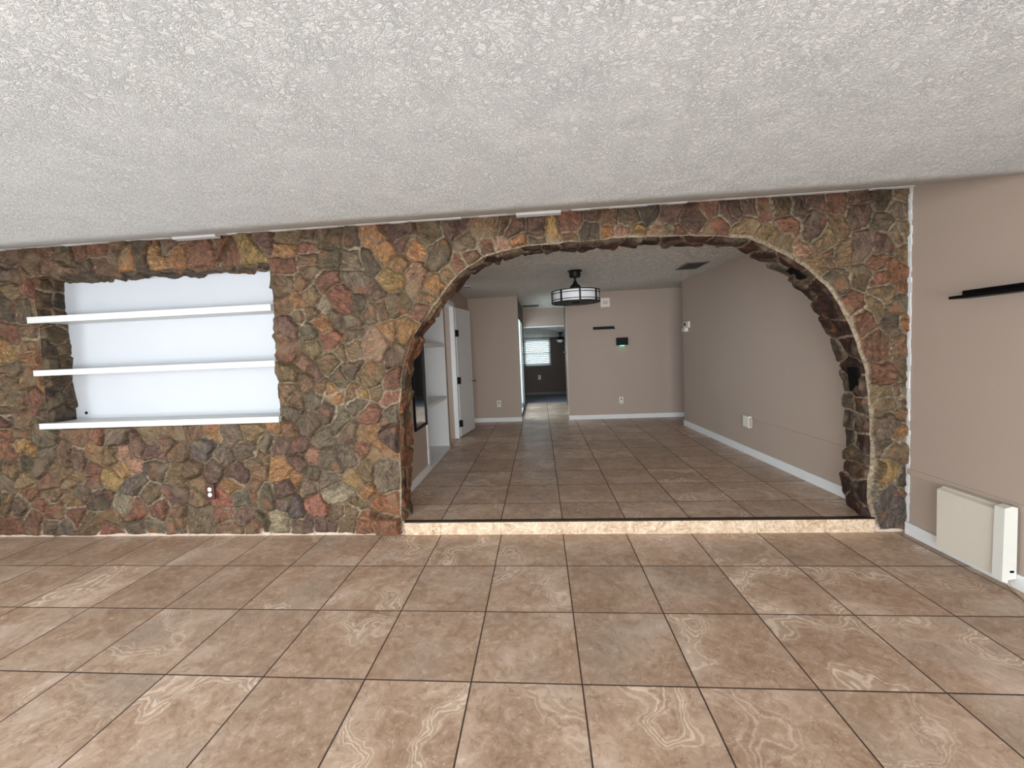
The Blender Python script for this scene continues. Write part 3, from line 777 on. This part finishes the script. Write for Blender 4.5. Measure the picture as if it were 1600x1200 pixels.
# outlet below the window
def outlet(loc, face, label, top=True, name='wall_outlet', plate=M['plastic'], group=None, w=.07, h=.115, plug=True):
    """face: 0 faces -Y, otherwise a rotation about Z"""
    t = thing(name, loc, label, 'outlet', group); t.rotation_euler = (0, 0, face)
    MB().box(-w/2, w/2, -.006, 0, -h/2, h/2, .002).build('cover_plate', plate, t)
    for s in (-1, 1):
        if plug and s == -1:
            MB().box(-.028, .028, -.038, -.006, -.055, -.002, .004).build('plug_in_light', M['heater_cap'], t)
        else:
            so = MB().lathe([(0, -.0), (.017, 0), (.0165, .003), (0, .0035)], 20).build('socket', M['plastic'] if plate is M['brown_plastic'] else M['grille'], t, True)
            so.rotation_euler = (math.radians(90), 0, 0); so.location = (0, -.006, s*.021)
    return t
outlet((-.15, YW, .58), 0, 'white outlet low on the dark wall below the far window', w=.075, h=.12)
outlet((-.876, YB, .425), 0, 'outlet with a white plug-in light between the open door and the passage')
outlet((1.262, YB, .42), 0, 'outlet with a white plug-in light on the back wall below the black box')
wr = math.atan2(RB[1]-RA[1], RB[0]-RA[0])-math.pi  # right wall faces -X
px_, py_ = along((1.70-RA[1])/(RB[1]-RA[1]))
o = thing('wall_outlet', (px_, py_, .475), 'cream blank outlet box on the right wall where the painted strip ends', 'outlet')
MB().box(-.035, 0, -.065, .065, -.062, .062, .004).build('cover_box', M['plastic'], o)
MB().box(-.03, -.002, -.085, -.066, -.05, .05, .003).build('side_piece', M['taupe'], o)
outlet((-2.718, -.045, .368), 0, 'dark brown outlet plate with two white sockets set in the stone wall', plate=M['brown_plastic'], plug=False, w=.075, h=.12)

# things on the back wall
t = thing('wall_plaque', (1.035, YB, 2.12), 'small square off-white plaque high on the back wall beside the ceiling lamp', 'plaque')
MB().box(-.078, .078, -.012, 0, -.078, .078, .003).build('plate', M['plastic'], t)
mb = MB()
for z, ww in ((.018, .035), (.0, .03), (-.018, .036)):
    mb.box(-ww, -.004, -.0135, -.012, z-.005, z+.004); mb.box(.004, ww, -.0135, -.012, z-.005, z+.004)
mb.build('printed_marks', M['grille'], t)
t = thing('wall_ledge', (1.005, YB, 1.68), 'thin black ledge shelf on the back wall left of the black box', 'shelf')
MB().box(-.19, .17, -.09, 0, -.02, .0, .002).build('ledge_board', M['black_wood'], t)
MB().box(-.19, .17, -.012, 0, .0, .030, .002).build('back_lip', M['black_wood'], t)
t = thing('wall_light_box', (1.296, YB, 1.44), 'black rectangular box with a green light under it on the back wall', 'light')
MB().box(-.095, .095, -.07, 0, -.065, .065, .004).build('housing', M['black'], t)
MB().box(-.035, .035, -.06, -.02, -.078, -.065, .004).build('green_lamp', M['led'], t)
# thermostat on right wall
tx, ty = along((3.28-RA[1])/(RB[1]-RA[1]))
t = thing('thermostat', (tx, ty, 1.62), 'white thermostat with a dark display on the right wall near its far corner', 'thermostat')
MB().box(-.028, 0, -.10, .10, -.03, .06, .004).build('housing', M['plastic'], t)
MB().box(-.03, -.027, .01, .07, .0, .045, .001).build('display', M['slot'], t)
MB().box(-.05, 0, -.02, .10, -.085, -.032, .004).build('lower_cover', M['plastic'], t)

# registers in the back room ceiling
def register(x0, x1, y0, y1, z, label, mat, n=14, alongx=True):
    t = thing('ceiling_vent', ((x0+x1)/2, (y0+y1)/2, z), label, 'vent'); tl = Matrix.Translation(-t.location)
    mb = MB(); f = .022
    for q in ((x0, x1, y0, y0+f), (x0, x1, y1-f, y1), (x0, x0+f, y0+f, y1-f), (x1-f, x1, y0+f, y1-f)): mb.box(q[0], q[1], q[2], q[3], z-.010, z)
    mb.build('frame', mat, t, M=tl)
    MB().box(x0+f, x1-f, y0+f, y1-f, z-.003, z-.001).build('duct_opening', M['slot'], t, M=tl)
    mb = MB()
    for i in range(n):
        if alongx:
            y = y0+f+(y1-y0-2*f)*(i+.5)/n; mb.prism([(y-.008, z-.012), (y-.006, z-.012), (y+.008, z-.002), (y+.006, z-.002)], x0+f, x1-f, 'x')
        else:
            x = x0+f+(x1-x0-2*f)*(i+.5)/n; mb.prism([(x-.008, z-.012), (x-.006, z-.012), (x+.008, z-.002), (x+.006, z-.002)], y0+f, y1-f, 'y')
    mb.build('louvres', mat, t, M=tl)
register(1.64, 1.90, 2.04, 2.46, ZB, 'grey louvred ceiling register near the right wall of the back room', M['grille'])
register(-1.22, -1.06, 2.80, 3.02, ZB, 'small white ceiling register above the open door', M['trim'], 8)
register(-.46, -.10, 5.80, 6.08, ZB, 'white ceiling register in the passage near its header', M['grille'], 10)

# drum shaped ceiling lamp
LX, LY = .345, 2.15
t = thing('drum_ceiling_lamp', (LX, LY, ZB), 'black caged drum fan lamp with white glass hanging from the back room ceiling', 'ceiling lamp')
tl = Matrix.Translation(-t.location); c0 = (LX, LY, 0)
MB().lathe([(0, 2.31), (.088, 2.31), (.090, 2.298), (.070, 2.29), (.068, 2.235), (.060, 2.228), (0, 2.228)], 40, c0).build('canopy', M['bronze'], t, True, tl)
MB().lathe([(.012, 2.235), (.012, 2.16), (.0, 2.16)], 20, c0).build('downrod', M['bronze'], t, True, tl)
MB().lathe([(0, 2.185), (.018, 2.185), (.022, 2.165), (.045, 2.135), (.066, 2.115), (.072, 2.085), (.066, 2.05), (0, 2.05)], 40, c0).build('motor_housing', M['bronze'], t, True, tl)
R0, zt, zb = .29, 2.063, 1.915
def ring(r0, r1, z0, z1, name, mat, seg=64): return MB().lathe([(r0, z0), (r1, z0), (r1, z1), (r0, z1), (r0, z0)], seg, c0).build(name, mat, t, True, tl)
ring(R0-.008, R0+.006, zt-.010, zt, 'cage_ring', M['bronze']); ring(R0-.004, R0+.004, zt-.040, zt-.032, 'cage_ring', M['bronze'])
ring(R0-.004, R0+.004, zb+.032, zb+.040, 'cage_ring', M['bronze']); ring(R0-.012, R0+.006, zb, zb+.012, 'cage_ring', M['bronze'])
ring(R0-.012, R0-.006, zb+.010, zt-.008, 'glass_drum', M['shade'])
for k in range(8):
    an = math.radians(-85+45*k)
    mb = MB().box(R0-.006, R0+.008, -.009, .009, zb, zt)
    o = mb.build('cage_bar', M['bronze'], t, M=tl @ Matrix.Translation((LX, LY, 0)) @ Matrix.Rotation(an, 4, 'Z'))
MB().lathe([(R0-.012, zb+.012), (R0-.04, zb+.008), (.05, zb+.006), (.04, zb-.004), (0, zb-.006)], 48, c0).build('bottom_grille', M['black'], t, True, tl)
MB().lathe([(R0-.01, zt-.006), (.08, zt-.004), (.06, zt-.0)], 48, c0).build('top_plate', M['bronze'], t, True, tl)
for k in range(3):
    an = 2*math.pi*k/3
    MB().box(.04, .22, -.045, .045, 1.965, 1.972, .002).build('fan_blade', M['black'], t, M=tl @ Matrix.Translation((LX, LY, 0)) @ Matrix.Rotation(an, 4, 'Z'))

# ------------------------------------------------------------------ niche in the stone wall and its shelves
struct(box('wall_niche', NI[0]-.03, NI[1]+.03, .195, .215, NI[2]-.03, NI[3]+.05, M['white_panel']), 'white painted back of the stone niche')
struct(box('ceiling_niche', NI[0]-.03, NI[1]+.03, .02, .2, NI[2]-.05, NI[2]-.03, M['white_panel']))
for z, th, lab in ((1.742, .05, 'topmost of the three white shelves in the stone niche'), (1.324, .046, 'middle one of the three white shelves in the stone niche'), (.898, .046, 'lowest of the three white shelves, at the sill of the stone niche')):
    x0 = {1.742: -4.135, 1.324: -4.128, .898: -4.125}[z]
    t = thing('niche_shelf', (x0, 0, z), lab, 'shelf', 'white shelves in the stone niche')
    # board reaching back into the niche, face strip in front
    MB().box(0.04, -2.140-x0, -.005, .194, .004, th-.004, .002).build('shelf_board', M['shelf_white'], t)
    MB().box(0, -2.112-x0, -.052, -.006, 0, th, .003).build('front_strip', M['shelf_white'], t)
t = thing('cable_grommet', (-4.0, .195, .99), 'tiny black hole grommet in the lower left of the white niche back', 'grommet')
o = MB().lathe([(0, 0), (.012, 0), (.012, .004), (0, .004)], 16).build('ring', M['black'], t, True); o.rotation_euler = (math.radians(90), 0, 0)

# slim white fittings where ceiling meets stone
def fitting(x0, x1, label):
    t = thing('ceiling_fixture', ((x0+x1)/2, -.09, ZS-.035), label, 'light fitting', 'slim white fittings along the stone wall top'); tl = Matrix.Translation(-t.location)
    MB().box(x0-.06, x1+.05, -.12, -.052, ZS-.028, ZS-.018, .001).build('flange', M['white'], t, M=tl)
    MB().box(x0, x1, -.11, -.056, ZS-.050, ZS-.026, .002).build('housing', M['white'], t, M=tl)
fitting(-.25, .06, 'slim white fitting at the ceiling edge above the arch')
fitting(-2.80, -2.46, 'slim white fitting at the ceiling edge above the shelf niche')

# black ledge on the right wall
t = thing('wall_ledge', (XR, -.8, 1.567), 'long black ledge shelf on the right wall above the heater', 'shelf')
MB().box(-.105, 0, -.75, .395, -.012, .004, .0015).build('ledge_board', M['black_wood'], t)
MB().box(-.014, 0, -.75, .415, .004, .036, .0015).build('back_lip', M['black_wood'], t)

# wall heater low on the right wall
t = thing('wall_heater', (2.30, -.5, .05), 'beige flat panel heater with white end piece on the right wall', 'heater'); tl = Matrix.Translation(-t.location)
mb = MB().prism([(2.272, .052), (2.332, .052), (2.332, .424), (2.300, .424), (2.272, .412)], -.648, -.318, 'y')
mb.build('panel', M['heater'], t, M=tl)
mb = MB().prism([(2.256, .046), (2.285, .035), (2.285, .052), (2.325, .060), (2.325, .44), (2.30, .447), (2.262, .436)], -.694, -.645, 'y')
mb.build('end_piece', M['heater_cap'], t, M=tl)
pbox('top_rail', t, 2.296, 2.330, -.64, -.325, .424, .432, M['heater'])
pbox('end_slot', t, 2.293, 2.312, -.6955, -.694, .092, .104, M['slot'])
pbox('wall_bracket', t, 2.322, XR-.001, -.62, -.36, .15, .40, M['heater'])
# cord on floor
pts = [(2.305, -.655, .06), (2.312, -.662, .03), (2.315, -.675, .006), (2.30, -.70, .005), (2.285, -.74, .005), (2.262, -.79, .005), (2.235, -.84, .005), (2.20, -.90, .005), (2.17, -.98, .005), (2.16, -1.1, .005)]
def catmull(P, k=5):
    out = []
    for i in range(len(P)-1):
        p0, p1, p2, p3 = [np.array(P[max(0, min(len(P)-1, j))]) for j in (i-1, i, i+1, i+2)]
        for u in np.arange(k)/k:
            out.append(tuple(.5*((2*p1)+(-p0+p2)*u+(2*p0-5*p1+4*p2-p3)*u*u+(-p0+3*p1-3*p2+p3)*u**3)))
    out.append(tuple(P[-1])); return out
tag(MB().tube(catmull(pts), .0045).build('power_cord', plain('tan rubber cord', (176, 150, 128), .5), smooth=True), 'tan power cord trailing from the heater onto the floor', 'cord')

# ------------------------------------------------------------------ light
wd = bpy.data.worlds.new('sky'); SC.world = wd; wd.use_nodes = True
bg = wd.node_tree.nodes['Background']; bg.inputs[0].default_value = (.80, .90, 1.0, 1); bg.inputs[1].default_value = 2.6
def area(name, loc, rot, sx, sy, power, col):
    l = bpy.data.lights.new(name, 'AREA'); l.shape = 'RECTANGLE'; l.size = sx; l.size_y = sy; l.energy = power; l.color = col
    o = bpy.data.objects.new(name, l); COL.objects.link(o); o.location = loc; o.rotation_euler = rot; return o
area('daylight_rear_left', (-2.8, YREAR-.45, 1.05), (math.radians(90), 0, 0), 2.2, 1.9, 100, (.95, .98, 1))
area('daylight_rear_right', (.4, YREAR-.45, 1.05), (math.radians(90), 0, 0), 3.4, 1.9, 215, (.96, .98, 1))
area('daylight_left', (XL-.45, -2.9, 1.2), (math.radians(90), 0, math.radians(-90)), 2.6, 1.3, 90, (.93, .97, 1))
area('daylight_passage', (-1.7, 5.6, 1.3), (math.radians(90), 0, math.radians(-90)), 2.4, 1.8, 60, (.68, .84, 1))
area('daylight_far', (-.185, YW+.5, 1.3), (math.radians(-90), 0, 0), .9, .9, 5, (.80, .92, 1))


# ------------------------------------------------------------------ camera
cam = bpy.data.cameras.new('camera'); co = bpy.data.objects.new('camera', cam); COL.objects.link(co)
yaw, pitch, roll, f = -0.0815493715, -0.0536851232, -0.0425255611, 638.899955
Fv = Vector((math.sin(yaw)*math.cos(pitch), math.cos(yaw)*math.cos(pitch), math.sin(pitch)))
rv = Vector((math.cos(yaw), -math.sin(yaw), 0)); uv = rv.cross(Fv)
r2 = rv*math.cos(roll)+uv*math.sin(roll); u2 = -rv*math.sin(roll)+uv*math.cos(roll)
Mx = Matrix.Identity(4)
for i in range(3): Mx[i][0] = r2[i]; Mx[i][1] = u2[i]; Mx[i][2] = -Fv[i]
Mx[0][3], Mx[1][3], Mx[2][3] = -0.122954789, -2.98054158, 1.37088048
co.matrix_world = Mx
cam.sensor_fit = 'HORIZONTAL'; cam.sensor_width = 36; cam.lens = f/1600*36
cam.shift_x = 7.94861151/1600; cam.shift_y = -18.2792403/1600
cam.clip_start = .02
SC.camera = co

SC.view_settings.view_transform = 'Standard'; SC.view_settings.look = 'None'; SC.view_settings.gamma = 1
SC.view_settings.use_curve_mapping = False; SC.view_settings.exposure = .3
SC.cycles.use_denoising = True
SC.cycles.max_bounces = 10; SC.cycles.diffuse_bounces = 6; SC.cycles.glossy_bounces = 4; SC.cycles.transmission_bounces = 6
SC.cycles.sample_clamp_indirect = 8
